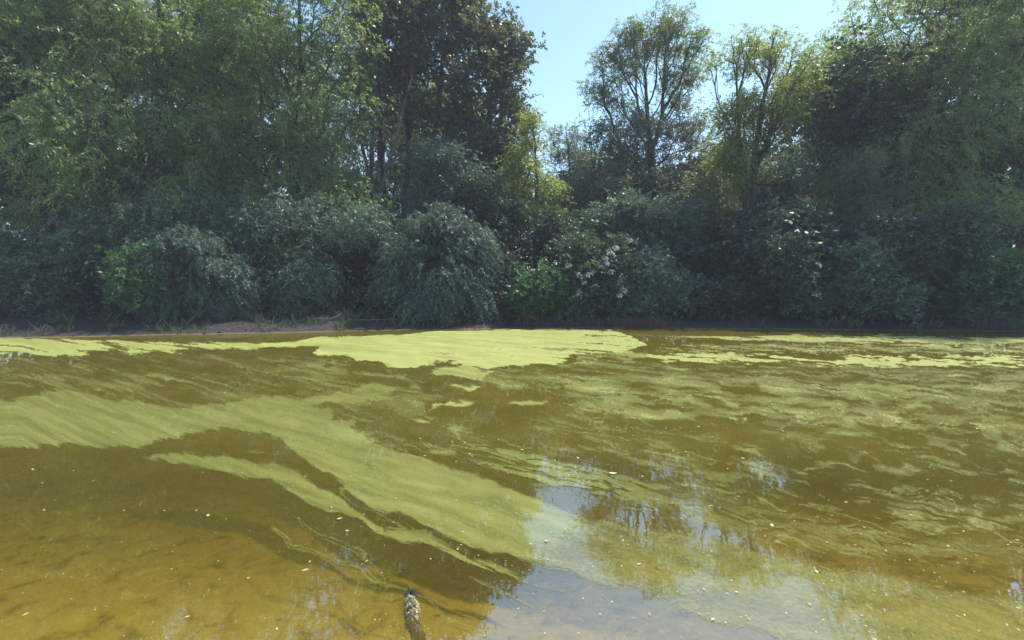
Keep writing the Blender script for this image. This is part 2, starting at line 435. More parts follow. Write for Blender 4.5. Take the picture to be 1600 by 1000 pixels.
# swirling displacement of the drift pattern
wx1 = fbm(AX * 0.9, AY * 0.9, 21, 4); wy1 = fbm(AX * 0.9 + 40, AY * 0.9, 22, 4)
persp = (PY - 450) / 722.0 / CAMH                     # 1/Y
dx_m = 0.30 * wx1 * np.clip(AY / 6, 0.35, 2.5); dy_m = 0.30 * wy1 * np.clip(AY / 6, 0.35, 2.5)
psi0 = (PY - 450) / (np.maximum(PX + 298.0, 330.0) + 60) * 900      # parallel drift lines on the pond meet far to the left
st_ = np.clip((PY - 500) / 90.0, 0.16, 2.0)
tg_ = np.linspace(-200, 1600, 3601); g_ = np.clip((tg_ / .777 - 50) / 90.0, .28, 2.0)
V1_ = np.cumsum(1 / g_) * .5; V2_ = np.cumsum(1 / np.sqrt(g_)) * .5
VT = lambda t: np.interp(t, tg_, V1_)             # finer bands towards the far shore
VH = lambda t: np.interp(t, tg_, V2_)
wA = fbm(PX / 95, VH(psi0) / 34, 31, 3); wB = fbm(PX / 80 + 9, VH(psi0) / 28, 32, 3)
wC = fbm(PX / 26, VH(psi0) / 11, 33, 4, .6); wD = fbm(PX / 30 + 5, VH(psi0) / 9, 34, 4, .6)
rough_ = 1 - 0.72 * sstep(660, 760, PY)
QX = PX + 20 * wA + 24 * wC * rough_ + 6 * wx1; QY = PY + (10 * wB + 6.5 * wD * rough_) * np.clip(st_, .45, 1.15)
POL = [
 # main drift, near left to lower right
 (0.93, 0.35, [(-300,618),(-100,640),(100,612),(250,640),(425,622),(510,624),(560,612),(600,616),(540,628),(470,636),(520,646),(516,657),(550,662),(552,675),(571,685),(581,696),(604,704),(643,715),(672,724),(701,732),(737,741),(800,769),(852,786),(900,803),(945,815),(1000,830),(1060,832),(1120,838),(1175,862),(1300,890),(1500,930),(1860,990),(1860,1100),(1400,1060),(1175,985),(1120,968),(1060,950),(1021,932),(956,917),(900,897),(836,880),(800,866),(737,852),(659,822),(607,800),(550,772),(539,758),(511,740),(477,722),(446,701),(448,688),(425,676),(330,668),(200,700),(100,690),(0,720),(-300,690)]),
 # band below the dark channel
 (0.93, 0.3, [(-300,740),(-50,760),(100,722),(300,712),(425,726),(465,740),(495,768),(529,782),(555,797),(581,812),(612,826),(659,834),(698,852),(737,873),(800,891),(880,915),(960,940),(1060,975),(1200,1030),(1100,1030),(1000,985),(900,945),(800,908),(740,888),(711,870),(680,860),(646,844),(617,834),(586,826),(560,810),(529,801),(490,787),(456,769),(425,749),(300,752),(100,760),(0,800),(-300,810)]),
 # far bright carpet; top edge drawn back, dark water there stands for bank shade
 (1.0, 1.0, [(-300,526),(100,530),(300,536),(425,536),(450,533),(500,528),(560,525),(640,521),(700,518),(760,515),(860,513),(940,514),(965,521),(985,531),(1000,540),(975,549),(900,553),(880,560),(860,569),(800,571),(760,574),(706,570),(659,571),(615,575),(581,566),(560,561),(542,554),(487,556),(505,543),(470,541),(425,544),(300,548),(100,552),(-300,548)]),
 (0.97, 0.95, [(1013,554),(1034,552),(1086,548),(1138,552),(1175,557),(1300,560),(1500,556),(1800,552),(1860,566),(1500,572),(1300,570),(1175,566),(1112,566),(1060,562)]),
 (0.85, 0.8, [(960,521),(1040,525),(1100,526),(1175,523),(1400,525),(1860,528),(1860,536),(1400,538),(1175,531),(1110,530),(1060,527),(1000,524)]),
 (0.9, 0.7, [(680,578),(730,574),(770,583),(765,590),(720,590),(690,586)]),
 (0.85, 0.7, [(700,604),(725,599),(752,602),(730,608),(705,607)]),
 (0.9, 0.7, [(670,640),(705,626),(745,629),(720,635)]),
 (0.9, 0.6, [(626,656),(650,653),(668,657),(650,660)]),
 (0.8, 0.6, [(790,628),(830,623),(870,627),(845,632),(810,633)]),
 # drift that loops back right of centre
 (0.85, 0.3, [(706,668),(722,664),(745,668),(728,676),(732,686),(770,692),(800,700),(850,716),(900,726),(950,738),(1010,752),(1080,768),(1175,785),(1400,830),(1860,880),(1860,935),(1500,890),(1175,840),(1120,822),(1060,802),(1000,792),(960,780),(900,766),(850,752),(800,742),(758,732),(720,712),(675,712),(660,704),(700,700),(745,712),(790,716),(760,704),(720,686),(712,676)]),
 (0.8, 0.35, [(440,640),(500,618),(560,602),(640,606),(590,618),(640,622),(560,632),(500,634)]),
]
SEMI = [  # thin broken film
 (0.52, 0.55, [(760,573),(860,571),(900,565),(960,553),(1010,565),(1110,572),(1200,570),(1860,575),(1860,700),(1300,690),(1175,668),(1100,668),(1040,660),(960,655),(905,650),(890,612),(860,605),(800,612),(740,600)]),
 (0.34, 0.4, [(425,590),(520,588),(600,598),(680,618),(640,660),(560,690),(500,640),(425,640),(100,610),(-300,600),(-300,570),(100,580)]),
 (0.30, 0.5, [(425,556),(490,556),(540,562),(600,575),(640,585),(600,598),(500,600),(425,604),(200,600),(-300,590),(-300,552),(200,556)]),
 (0.30, 0.4, [(800,650),(960,665),(1175,672),(1860,700),(1860,900),(1175,790),(1000,745),(880,715),(800,690)]),
 (0.55, 0.9, [(900,545),(985,541),(1005,548),(1100,540),(1175,536),(1860,540),(1860,552),(1175,552),(1050,548),(1000,560),(900,566)]),
 (0.30, 0.3, [(800,905),(900,950),(1000,990),(1040,1030),(760,1030),(700,960)]),
 (0.22, 0.3, [(580,640),(700,660),(860,660),(900,700),(700,690),(600,700)]),
]
DENS = np.zeros(PX.shape); BR = np.zeros(PX.shape); EDGE = np.zeros(PX.shape)
for lvl, br, pts in POL:
    sd = poly_sdf(QX, QY, pts) + (1.5 if (pts is POL[0][2] or pts is POL[1][2]) else 0)
    if br >= .9: sd = sd + 17 * fbm(PX / 60, VT(psi0) / 13, 73, 6, .68) * sstep(534, 556, PY)
    v = lvl * sstep(-3.2 * np.sqrt(st_), 3.6 * np.sqrt(st_), sd); BR = np.where(v > DENS, br, BR); DENS = np.maximum(DENS, v)
    # threads and rims that follow the edge of each drift
    k1 = 1 - np.abs(vnoise(sd / (4.2 * np.sqrt(st_)) + 0.8 * wC, QX / 130 + sd * .01, 61)) * 6.5
    EDGE = np.maximum(EDGE, sstep(.35, 1, k1) * np.exp(-np.maximum(0, -sd - 2) / (13 * st_)) * (sd < 0))
    hol = sstep(.5, 1, 1 - np.abs(vnoise(sd / (5.5 * np.sqrt(st_)) + wC, QX / 150, 62)) * 7) * np.exp(-np.maximum(0, sd) / 14) * (sd > 1.5)
    DENS = np.where(sd > 0, DENS * (1 - 0.55 * hol * sstep(-.1, .3, wA)), DENS)
semi = np.zeros(PX.shape)
for lvl, br, pts in SEMI:
    sd = poly_sdf(QX, QY, pts); soft = np.clip((PY - 500) / 12, 3, 22)
    v = lvl * sstep(-1, 1, sd / soft); BR = np.where((v > DENS), br, BR); semi = np.maximum(semi, v)
# streaks along the drift direction
tt = psi0 + 0.5 * (QY - PY) * 900 / (np.maximum(PX + 298.0, 330.0) + 60); ss = QX
stretch = np.clip((PY - 500) / 90.0, 0.30, 2.0)
swx = 24 * fbm(ss / 150, VT(tt) / 26, 51, 4); swy = 3.5 * stretch * fbm(ss / 110 + 7, VT(tt) / 34, 52, 4)
tw = tt + swy; sw = ss + swx
st1 = fbm(sw / 120, VT(tw) / 7, 42, 5, 0.6)
st2 = fbm(sw / 40, VT(tw) / 3.0, 43, 4, 0.6)
pat = 0.6 * fbm(sw / 150, VT(tw) / 15, 44, 6, 0.62) + 0.6 * fbm(sw / 60, VT(tw) / 5.5, 47, 5, 0.62)
ridge = 1 - np.abs(fbm(sw / 190, VT(tw) / 24, 45, 3)) * 7.5
ridge2 = 1 - np.abs(fbm(sw / 120 + 31, VT(tw) / 15, 55, 3)) * 8.5
fil = np.maximum(sstep(0.45, 1.0, ridge) * sstep(-0.15, 0.2, fbm(ss / 120, tt / 40, 46, 3)), 0.7 * sstep(0.5, 1.0, ridge2) * sstep(-0.05, 0.25, fbm(ss / 90, tt / 30, 56, 3)))
D = DENS + semi * (1 - DENS)
semi_den = semi + 1.35 * pat + 0.25 * st1 + 0.18 * st2
semi_den = np.minimum(semi_den, 0.42 + 0.35 * (semi_den - 0.42))
patch = sstep(.20, .30, fbm(sw / 42 + 5, VT(tw) / 5.0, 48, 6, .62)) * sstep(-.25, .15, pat)
lines = sstep(.62, 1.0, 1 - np.abs(fbm(sw / 75, VT(tw) / 6.5, 49, 5, .55)) * 6)
semi_den = np.maximum(semi_den, 0.82 * patch * sstep(.15, .5, semi)); semi_den = np.maximum(semi_den, .72 * lines * sstep(-.2, .2, wA + pat))
gaps = sstep(.15, .28, fbm(sw / 70 + 15, VT(tw) / 6.0, 50, 6, .62)); semi_den = semi_den * (1 - .75 * gaps)
D = np.maximum(DENS * (1 + 0.10 * st2) - 0.10 * (st1 < -0.28) * (DENS < .99), np.clip(semi_den, 0, 0.95) * (semi > 0.02))
# thin swirling threads over open water, strongest beside the drifts
near_drift = 0.55
D = np.maximum(D, 0.66 * fil * sstep(560, 600, PY) * (PY < 1100))
D = np.maximum(D, 0.80 * EDGE * sstep(-.05, .25, wA + .5 * wB) * (1 - sstep(705, 760, PY) * (PX < 900)))
D = D * (1 - .48 * sstep(780, 940, PX + 1.5 * (PY - 850) + 60 * wC) * (PY > 765) * (DENS > .5) * (BR < .5))  # drift cover thinned at right to imitate the sky reflection washing over it
# dark threads combed through the looping drift
comb_n = 1 - np.abs(fbm(sw / 150, tw / 9.0, 63, 3)) * 5
zone = sstep(655, 700, PY) * sstep(650, 720, PX) * sstep(6, -30, poly_sdf(QX, QY, POL[0][2])) 
D = D * (1 - 0.75 * sstep(0.25, .85, comb_n) * zone)
D = np.maximum(D, 0.6 * zone * sstep(0.5, .95, 1 - np.abs(fbm(sw / 170 + 3, tw / 12.0, 64, 3)) * 5) * sstep(-40, 0, poly_sdf(QX, QY, POL[-2][2])))
brk = np.maximum(sstep(840, 980, PX), sstep(470, 380, PX)) * (PY < 585)
D = D * (1 - .75 * sstep(.02, .3, st1 + .5 * pat) * brk)
D = D * (1 - 0.25 * sstep(.1, .4, st2) * (BR < .5))
D = D * (1 - .55 * sstep(.12, .40, st1 + .5 * pat) * (BR > .9) * sstep(640, 860, PX + 6 * (PY - 530)) * (PY < 600))
D = np.clip(D, 0, 1)
# clear water at the lower left (open golden shallows with only threads)
clear_sd = poly_sdf(QX, QY, [(-300,690),(100,700),(300,728),(425,752),(490,790),(560,813),(617,837),(680,863),(740,889),(800,907),(840,925),(860,960),(900,1040),(-300,1040)]); clear = clear_sd > 1.5
thr = np.maximum.reduce([np.exp(-(poly_sdf(QX, QY, pl) / w_) ** 2) for pl, w_ in [
    ([(425,824),(440,836),(452,855),(470,860),(520,872),(560,884),(600,908),(640,925),(670,935),(690,955),(720,975),(760,990),(720,978),(688,958),(664,934),(600,912),(555,888),(500,872),(465,864),(448,858)], 2.6),
    ([(455,805),(480,822),(520,845),(560,862),(590,885),(610,905),(588,888),(556,866),(515,849),(476,826)], 1.9),
    ([(730,905),(770,918),(800,934),(830,950),(800,938),(768,922)], 2.0)]])
cl_s = sstep(-4, 6, clear_sd)
D = D * (1 - cl_s) + cl_s * np.maximum(0.22 * fil * sstep(0.1, .5, pat + .25), 0.62 * thr * (0.75 + .6 * pat))
D = D * (1 - .55 * sstep(790, 900, PX) * sstep(-4, -16, poly_sdf(QX, QY, POL[0][2])) * sstep(855, 890, PY))  # right end of the lower band fades, standing in for sky reflection
D = np.clip(D, 0, 1); BR = np.where(clear, 0.15, BR)
vis = D > 0.03
nX, nY = len(gpx), len(gpy)
ii = (np.arange(nY - 1)[:, None] * nX + np.arange(nX - 1)[None])
keep = vis[:-1, :-1] | vis[1:, :-1] | vis[:-1, 1:] | vis[1:, 1:]
Q = np.stack([ii, ii + nX, ii + 1 + nX, ii + 1], -1)[keep]
used = np.unique(Q); remap = np.full(nX * nY, -1); remap[used] = np.arange(len(used))
V = np.stack([AX, AY, np.full(AX.shape, 0.004)], -1).reshape(-1, 3)[used]
# stop at the far shore
m, nt, out = new_mat('algae'); n = N(nt)
geo = n('ShaderNodeNewGeometry'); ad = n('ShaderNodeAttribute', attribute_name='cover'); abr = n('ShaderNodeAttribute', attribute_name='thick')
f1 = noise(n, 38, 6, 0.7, geo.outputs['Position']); f2 = noise(n, 3.0, 4, 0.6, geo.outputs['Position'])
spk = n('ShaderNodeTexVoronoi'); spk.inputs['Scale'].default_value = 30; n.l(geo.outputs['Position'], spk.inputs['Vector'])
hole = maprange(n, spk.outputs['Distance'], 0.04, 0.13, -0.9, 0.0)
hmask = maprange(n, f2.outputs[0], 0.55, 0.68, 0.0, 1.0); hole2 = mathn(n, 'MULTIPLY', hole.outputs[0], hmask.outputs[0])
e1 = mathn(n, 'SUBTRACT', f1.outputs[0], 0.5); f4 = noise(n, 150, 3, .6, geo.outputs['Position']); e1b = mathn(n, 'SUBTRACT', f4.outputs[0], 0.5); e1d = mathn(n, 'MULTIPLY', e1b.outputs[0], .45); e1c = mathn(n, 'ADD', e1.outputs[0], e1d.outputs[0]); e2 = mathn(n, 'MULTIPLY', e1c.outputs[0], .62); e3 = mathn(n, 'ADD', ad.outputs['Fac'], e2.outputs[0])
e4 = mathn(n, 'ADD', e3.outputs[0], hole2.outputs[0])
al = maprange(n, e4.outputs[0], 0.22, 0.72, 0.0, 0.90)
ton = n('ShaderNodeAttribute', attribute_name='tone'); fm1 = mathn(n, 'MULTIPLY', f1.outputs[0], .55); fm2 = mathn(n, 'MULTIPLY', ton.outputs['Fac'], .45); fmx = mathn(n, 'ADD', fm1.outputs[0], fm2.outputs[0])
thin = ramp(n, fmx.outputs[0], [(0.25, (.115,.106,.012)), (0.5, (.180,.170,.024)), (0.75, (.250,.232,.045))])
thick = ramp(n, fmx.outputs[0], [(0.25, (.22,.235,.060)), (0.5, (.315,.330,.090)), (0.75, (.43,.43,.16))])
cc = mixc(n, abr.outputs['Fac'], thin.outputs[0], thick.outputs[0])
p = n('ShaderNodeBsdfPrincipled'); n.l(cc.outputs[2], p.inputs['Base Color']); p.inputs['Roughness'].default_value = 0.7
p.inputs['Specular IOR Level'].default_value = 0.2
cw = maprange(n, abr.outputs['Fac'], 0.3, 0.9, 1.0, 0.08)
mp = n('ShaderNodeMapping'); mp.inputs['Scale'].default_value = (1.0, 2.2, 1); n.l(geo.outputs['Position'], mp.inputs[0])
rip = noise(n, 5.0, 3, 0.5, mp.outputs[0])
bmp = n('ShaderNodeBump'); bmp.inputs['Strength'].default_value = 0.007; bmp.inputs['Distance'].default_value = 0.05; n.l(rip.outputs[0], bmp.inputs['Height'])
fr = schlick(n, bmp.outputs[0], F0); fw = mathn(n, 'MULTIPLY', fr.outputs[0], cw.outputs[0])
gl = n('ShaderNodeBsdfGlossy'); gl.inputs['Roughness'].default_value = 0.006; n.l(bmp.outputs[0], gl.inputs['Normal'])
wet = n('ShaderNodeMixShader'); n.l(fw.outputs[0], wet.inputs[0]); n.l(p.outputs[0], wet.inputs[1]); n.l(gl.outputs[0], wet.inputs[2])
tr = n('ShaderNodeBsdfTransparent'); ms = n('ShaderNodeMixShader'); n.l(al.outputs[0], ms.inputs[0]); n.l(tr.outputs[0], ms.inputs[1]); n.l(wet.outputs[0], ms.inputs[2])
n.l(ms.outputs[0], out.inputs[0])
me = mesh_np('algae', V, remap[Q], m)
attr(me, 'cover', D.ravel()[used]); attr(me, 'thick', BR.ravel()[used]); attr(me, 'tone', np.clip(.5 + .9 * st1 + .6 * pat, 0, 1).ravel()[used])
tag(link('algae', me), 'yellow green algae scum drifting in bands over the brown pond water', 'algae', kind='stuff')

# ------------------------------------------------------------------ trees
ASH = dict(sprays=9, leaves=12, len=0.75, leaf=0.15, ratio=0.36, spread=0.35, droop=0.35, up=0.35, hang=0.3)
WIL = dict(sprays=10, leaves=13, len=0.75, leaf=0.17, ratio=0.36, spread=0.38, droop=0.7, up=0.2, out=0.6, hang=0.5)
MAP = dict(sprays=9, leaves=10, len=0.6, leaf=0.18, ratio=0.75, spread=0.4, droop=0.3, up=0.3, tumble=0.6)
LOC = dict(sprays=10, leaves=14, len=0.6, leaf=0.10, ratio=0.55, spread=0.25, droop=0.4, up=0.2)
ELM = dict(sprays=10, leaves=16, len=0.85, leaf=0.15, ratio=0.34, spread=0.22, droop=1.0, up=0.30, out=1.0, rand=0.5, hang=0.7, tumble=0.3)
SHR = dict(sprays=9, leaves=10, len=0.42, leaf=0.115, ratio=0.6, spread=0.22, droop=0.25, up=0.45)
GRY = dict(sprays=8, leaves=12, len=0.6, leaf=0.13, ratio=0.45, spread=0.3, droop=0.25, up=0.35)

t_left = tree('willow_tree', 'tall pale green tree with drooping layered foliage filling the left of the bank', 'tree', 455, 25.5,
  [(440,-60,25.5,110,60,3.5),(540,-30,26,60,60,2.5),(520,60,25,62,70,2.5),(430,90,25,80,90,3),(530,170,25,52,70,2.2),(440,220,25,85,80,3),(500,290,24.5,60,50,2),(430,330,24,70,60,2.5),(350,60,26,90,120,3),(350,240,25,80,100,3),(445,395,22.5,55,34,1.6),(560,320,24,42,34,1.8)],
  700, WIL, L['willow'], trunk_top=(470,0,0.5), base_r=0.30, seed=3)
t_low = tree('leaning_tree', 'low arching tree with blue green foliage hanging over the mud at far left', 'tree', 470, 22.5,
  [(450,420,21.5,60,38,1.5),(485,445,21.2,35,25,1.0),(455,462,21,25,14,.7),(540,350,22,68,38,1.6),(585,340,22,28,28,1.0),(450,350,22,80,45,1.8),(360,400,22,60,60,1.6)],
  300, {**WIL, 'len': 0.6, 'leaf': 0.13}, L['elm'], trunk_top=(500,330), base_r=0.15, seed=4)
t_map = tree('maple_tree', 'tall dark maple with bare leaning trunks and dense purple brown crown', 'tree', 640, 30,
  [(600,-20,30,75,70,3),(665,-20,31,80,70,3),(640,50,29,70,50,2.5),(720,90,30,85,70,3),(620,110,31,50,45,2),(690,180,30,80,60,2.5),(600,180,31.5,35,60,1.5,.35),(740,250,29.5,60,55,2.2)],
  560, MAP, L['maple'], base_r=0.24, seed=5, trunks=[[(640,None),(632,300),(640,180,.3),(632,60)],[(608,None),(598,260),(590,120,.6),(600,20,1)],[(655,None),(672,250),(690,120,-.5),(705,20)]])
t_map2 = tree('maple_tree', 'dark round topped tree whose right edge meets the open sky', 'tree', 760, 31,
  [(712,5,31,55,55,3),(765,60,31,40,38,2),(808,78,31,26,20,1.2),(780,120,31,42,50,2.2),(800,190,30.5,28,50,1.8),(770,250,30,55,60,2.5),(800,310,29,35,50,2)],
  420, MAP, L['maple'], trunk_top=(765,30,.3), base_r=0.24, seed=6)
t_pole = tree('slender_tree', 'thin dark pole tree standing in the gap below the bright leaves', 'tree', 572, 27.5,
  [(585,60,28,30,45,1.5),(560,120,28,30,40,1.3),(600,10,28,40,40,1.5)],
  90, MAP, L['ash'], trunk_top=(590,40), base_r=0.11, seed=7)
t_loc = tree('locust_tree', 'small sunlit yellow green tree at the foot of the sky gap', 'tree', 840, 26,
  [(832,190,26,16,22,.7),(826,225,26,28,22,1.0),(822,262,25.5,30,22,1.0),(850,292,26,34,20,1.1),(812,290,25.5,22,14,.8),(838,330,26,40,25,1.2)],
  95, {**LOC, 'len': .75, 'leaf': .12, 'droop': .6}, L['locust'], trunk_top=(833,195), base_r=0.11, seed=8)
t_bare = tree('leaning_tree', 'slim pale barked tree leaning right among the dark maple trunks', 'tree', 588, 27.8,
  [(648,95,28,22,26,.9),(625,150,28,16,16,.7,.5)], 34, MAP, L['maple'], base_r=0.10, seed=31, barkm=BARK_PALE, bf=.9,
  trunks=[[(588,None),(598,290),(618,215),(636,160),(646,95)],[(588,None),(597,300),(590,240),(583,200)]])
t_thin = tree('pale_tree', 'loose pale grey green tree with bare twigs at its top under the sky gap', 'tree', 893, 35,
  [(868,235,35,18,30,1.2),(890,225,35,24,32,1.5),(905,265,35,35,38,2.0),(880,310,35,40,40,2.0),(925,320,34,35,40,2)],
  260, GRY, L['grey'], trunk_top=(886,205), base_r=0.13, seed=9)
t_ash = tree('ash_tree', 'tall airy ash tree with fanned limbs standing against the sky', 'tree', 1022, 33,
  [(1042,42,33,34,25,1.8),(985,55,33,26,22,1.5),(1012,80,33,50,26,2.2),(947,96,33,25,18,1.4),(938,140,33,22,18,1.3),(1075,75,33,26,28,1.8),(1082,118,33,20,20,1.4),(975,120,33,38,22,2,.7),(1045,125,33,40,22,2,.6),(958,160,33,36,12,1.6,.8),(1060,155,33,24,12,1.4),(1000,185,33,55,18,2.2,.6)],
  340, {**ASH, 'sprays': 9, 'len': 0.6, 'leaf': .16, 'spread': 0.26}, L['ash'], base_r=0.30, bf=0.85, seed=10, lift=-0.05,
  trunks=[[(1022,None),(1020,330),(1018,235),(1012,190),(1008,120)]])
t_ash_low = tree('ash_tree', 'dense grey green tree clothing the foot of the tall airy ash', 'tree', 985, 30,
  [(960,235,31,45,40,2.2),(1010,240,31,50,35,2.2),(1075,225,31,45,40,2.2),(950,300,29,50,45,2.2),(1030,300,29.5,60,45,2.4),(1095,290,30,40,50,2.2),(1000,198,31,50,24,2),(1065,190,31,34,22,1.6),(935,212,31,26,24,1.6)],
  560, GRY, L['grey'], trunk_top=(995,230), base_r=0.2, seed=11)
t_right = tree('acacia_tree', 'yellow green tree with forked black trunk near the right edge of the bank', 'tree', 1168, 25.5,
  [(1115,98,25.5,16,13,.9),(1160,72,25.5,24,14,1.2),(1150,112,25.5,22,12,1.0),(1200,85,25.5,40,30,1.6),(1165,165,25.5,35,22,1.5),(1150,215,25.5,28,35,1.5),(1200,190,25.5,40,50,2),(1135,245,25.7,24,35,1.4),(1240,140,25.7,40,60,2),(1140,180,25.2,30,22,1.2),(1155,270,25.2,22,35,1.0)],
  400, LOC, L['locust'], base_r=0.22, bf=0.8, seed=12, trunks=[[(1168,None),(1168,330),(1160,240),(1150,150,.4)],[(1172,None),(1176,300),(1185,200),(1200,110,-.4)]])
t_right2 = tree('bushy_tree', 'dim grey green bushy tree left of the forked black trunk', 'tree', 1120, 26.5,
  [(1090,330,26.5,35,50,2),(1130,345,26.5,28,35,1.6),(1080,390,26,50,45,2),(1150,380,26,30,40,1.5)],
  330, GRY, L['grey'], trunk_top=(1118,300), base_r=0.14, seed=13)
# mid-storey behind the shrubs
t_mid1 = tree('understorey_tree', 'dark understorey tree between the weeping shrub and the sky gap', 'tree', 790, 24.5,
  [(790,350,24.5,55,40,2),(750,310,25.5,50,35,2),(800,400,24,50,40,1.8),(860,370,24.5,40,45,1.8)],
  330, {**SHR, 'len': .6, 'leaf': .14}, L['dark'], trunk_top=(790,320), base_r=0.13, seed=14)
t_mid2 = tree('understorey_tree', 'blue green understorey tree in front of the foot of the airy ash', 'tree', 1000, 24,
  [(980,340,24,50,35,1.8),(1040,350,24,50,40,1.8),(930,360,24,40,35,1.6),(1010,400,23.5,60,35,1.6)],
  330, {**SHR, 'len': .6, 'leaf': .14}, L['elm'], trunk_top=(1000,330), base_r=0.13, seed=15)
t_mid3 = tree('understorey_tree', 'shaded teal tree just above the crown of the weeping shrub', 'tree', 690, 26,
  [(690,250,27,50,30,2),(735,290,26.5,50,30,2),(660,320,27,40,30,1.6,.6)],
  230, {**WIL, 'leaf': .13}, L['elm'], trunk_top=(700,240), base_r=0.12, seed=16)
# shrubs at the water's edge
s_elm = tree('weeping_shrub', 'large weeping shrub with blue green drooping sprays above the waterline', 'shrub', 690, 21.6,
  [(690,352,21.6,52,26,1.4),(640,395,21.3,38,26,1.2),(735,390,21.4,42,34,1.3),(612,432,21,18,18,.8),(655,440,20.8,45,28,1.1),(715,440,20.9,48,40,1.2),(670,470,20.5,38,18,.8),(750,470,20.8,24,18,.8)],
  430, {**ELM, 'leaf': .14}, L['elm'], trunk_top=(688,360), base_r=0.10, seed=17, bf=.8, lift=.35)
s_green = tree('round_shrub', 'rounded bright green shrub over the water at centre right', 'shrub', 846, 20.6,
  [(848,448,20.6,38,32,.9),(820,470,20.6,18,18,.6),(872,470,20.6,18,20,.6)],
  170, SHR, L['shrub'], trunk_top=(848,450), base_r=0.05, seed=18)
s_elder = tree('elder_shrub', 'elder shrub with cream flower heads beside the rounded green shrub', 'shrub', 930, 20.9,
  [(915,430,20.9,42,40,1.0),(950,410,21.2,36,38,1.0),(900,390,21.6,40,26,1.0),(960,455,20.7,35,28,.8),(915,470,20.5,35,20,.7)],
  300, SHR, L['elder'], trunk_top=(930,410), base_r=0.06, seed=19)
s_teal = tree('broad_shrub', 'dusky teal shrub right of the elder with a paler top', 'shrub', 1030, 20.9,
  [(1020,440,20.9,38,36,1.0),(1050,460,20.8,35,30,.9),(990,470,20.6,30,20,.7),(1015,415,21,25,20,.8)],
  240, SHR, L['elm'], trunk_top=(1025,430), base_r=0.06, seed=20)
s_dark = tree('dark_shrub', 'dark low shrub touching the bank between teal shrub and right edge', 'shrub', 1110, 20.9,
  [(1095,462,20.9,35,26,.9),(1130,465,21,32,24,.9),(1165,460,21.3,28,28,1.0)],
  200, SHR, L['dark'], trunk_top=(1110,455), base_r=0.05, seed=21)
s_lit = tree('lit_spot_shrub', 'small shrub standing in for a lit patch of foliage beside the forked black trunk', 'shrub', 1140, 24,
  [(1142,408,24,16,14,.6)], 40, LOC, L['locust'], trunk_top=(1141,412), base_r=0.03, seed=22)  # lit spot on the foliage, its brightness put into yellow green leaves
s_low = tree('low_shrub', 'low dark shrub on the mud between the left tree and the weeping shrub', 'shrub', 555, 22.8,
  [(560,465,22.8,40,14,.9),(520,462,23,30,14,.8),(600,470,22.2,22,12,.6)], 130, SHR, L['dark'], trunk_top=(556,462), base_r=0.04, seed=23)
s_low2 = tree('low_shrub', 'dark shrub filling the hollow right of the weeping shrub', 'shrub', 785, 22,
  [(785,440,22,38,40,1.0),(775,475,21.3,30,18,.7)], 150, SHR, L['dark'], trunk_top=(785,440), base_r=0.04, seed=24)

# flower heads on the elder
fm = plain_mat('elder_blossom', [(0.3, (.55,.56,.48)), (0.7, (.80,.80,.72))], 60, 0.9, 0.1)
rng = np.random.default_rng(77)
def flower_mesh(rng):
    V, Qd = [], []
    for _ in range(40):
        a, r = rng.uniform(0, 6.28), 0.085 * math.sqrt(rng.uniform()); c = np.array([r * math.cos(a), r * math.sin(a), 0.055 - r * r * 9])
        u = unit(rng.normal(0, 1, 3)); v = unit(np.cross(u, rng.normal(0, 1, 3))); k = len(V)
        s_ = 0.020
        V += [c - u * s_, c + v * s_, c + u * s_, c - v * s_]; Qd.append((k, k + 1, k + 2, k + 3))
    return mesh_np('flower_cluster', np.array(V), np.array(Qd), fm)
FL = [flower_mesh(rng) for _ in range(3)]
rootv = np.array(s_elder.location)
for i, (fx, fy) in enumerate([(903,428),(907,433),(920,430),(925,425),(902,464),(905,459),(945,404),(955,398),(948,412),(962,388),(970,445),(968,462),(985,376),(940,418),(955,425),(912,442),(930,448),(975,455),(888,415),(952,392)]):
    o = link('flower_cluster', FL[i % 3], s_elder); o.location = P(fx, fy, 19.95 + rng.uniform(0, .3)) - rootv
    o.rotation_euler = (rng.uniform(0.3, 0.8), rng.uniform(-.2, .2), rng.uniform(-.3, .3)); o.scale = [rng.uniform(1.2, 2.2)] * 3

# woods beyond the photograph's own trees: both sides and the rows behind
G1 = 'trees in the wood behind the front row'
def xp(px, Y): return (px - CX) / F * Y
back = [  # px, Y, proto, scale, rot, label
 (500,38,t_left,.95,2.1,'tree deep in the wood behind the tall pale green tree'),
 (600,41,t_map,.95,1.1,'tree standing back in the wood behind the leaning maple trunks'),
 (700,40,t_left,.90,4.0,'pale crown deep in the wood behind the dark maples'),
 (715,44,t_map,.85,2.5,'dark tree standing back behind the round topped tree'),
 (400,33,t_map,.95,3.6,'dark crowned tree left of and behind the tall pale green tree'),
 (1000,46,t_thin,1.0,1.4,'grey green tree far behind the airy ash'),
 (1080,42,t_ash_low,.9,2.2,'dense grey green tree behind the right flank of the airy ash'),
 (940,42,t_ash_low,.8,4.2,'dense grey green tree behind the left flank of the airy ash'),
 (1150,40,t_ash_low,1.0,5.2,'dense tree behind the forked black trunk'),
 (860,50,t_thin,.9,3.0,'small loose tree far behind the sunlit yellow green tree'),
 (560,38,t_mid2,1.7,2.0,'blue green understorey tree in the wood below the slender tree'),
 (740,33,t_mid2,1.7,4.0,'blue green understorey tree behind the round topped tree foot'),
 (880,32,t_right2,1.15,1.0,'grey green understorey tree under the pale thin tree'),
 (940,34,t_mid1,1.6,5.0,'dark understorey tree behind the elder shrub'),
 (1060,30,t_right2,1.2,2.4,'grey green understorey tree right of the airy ash trunk'),
 (1130,33,t_mid2,1.7,.3,'blue green understorey tree behind the bushy tree'),
 (1200,32,t_right2,1.4,4.4,'grey green understorey tree just right of the forked black trunk'),
]
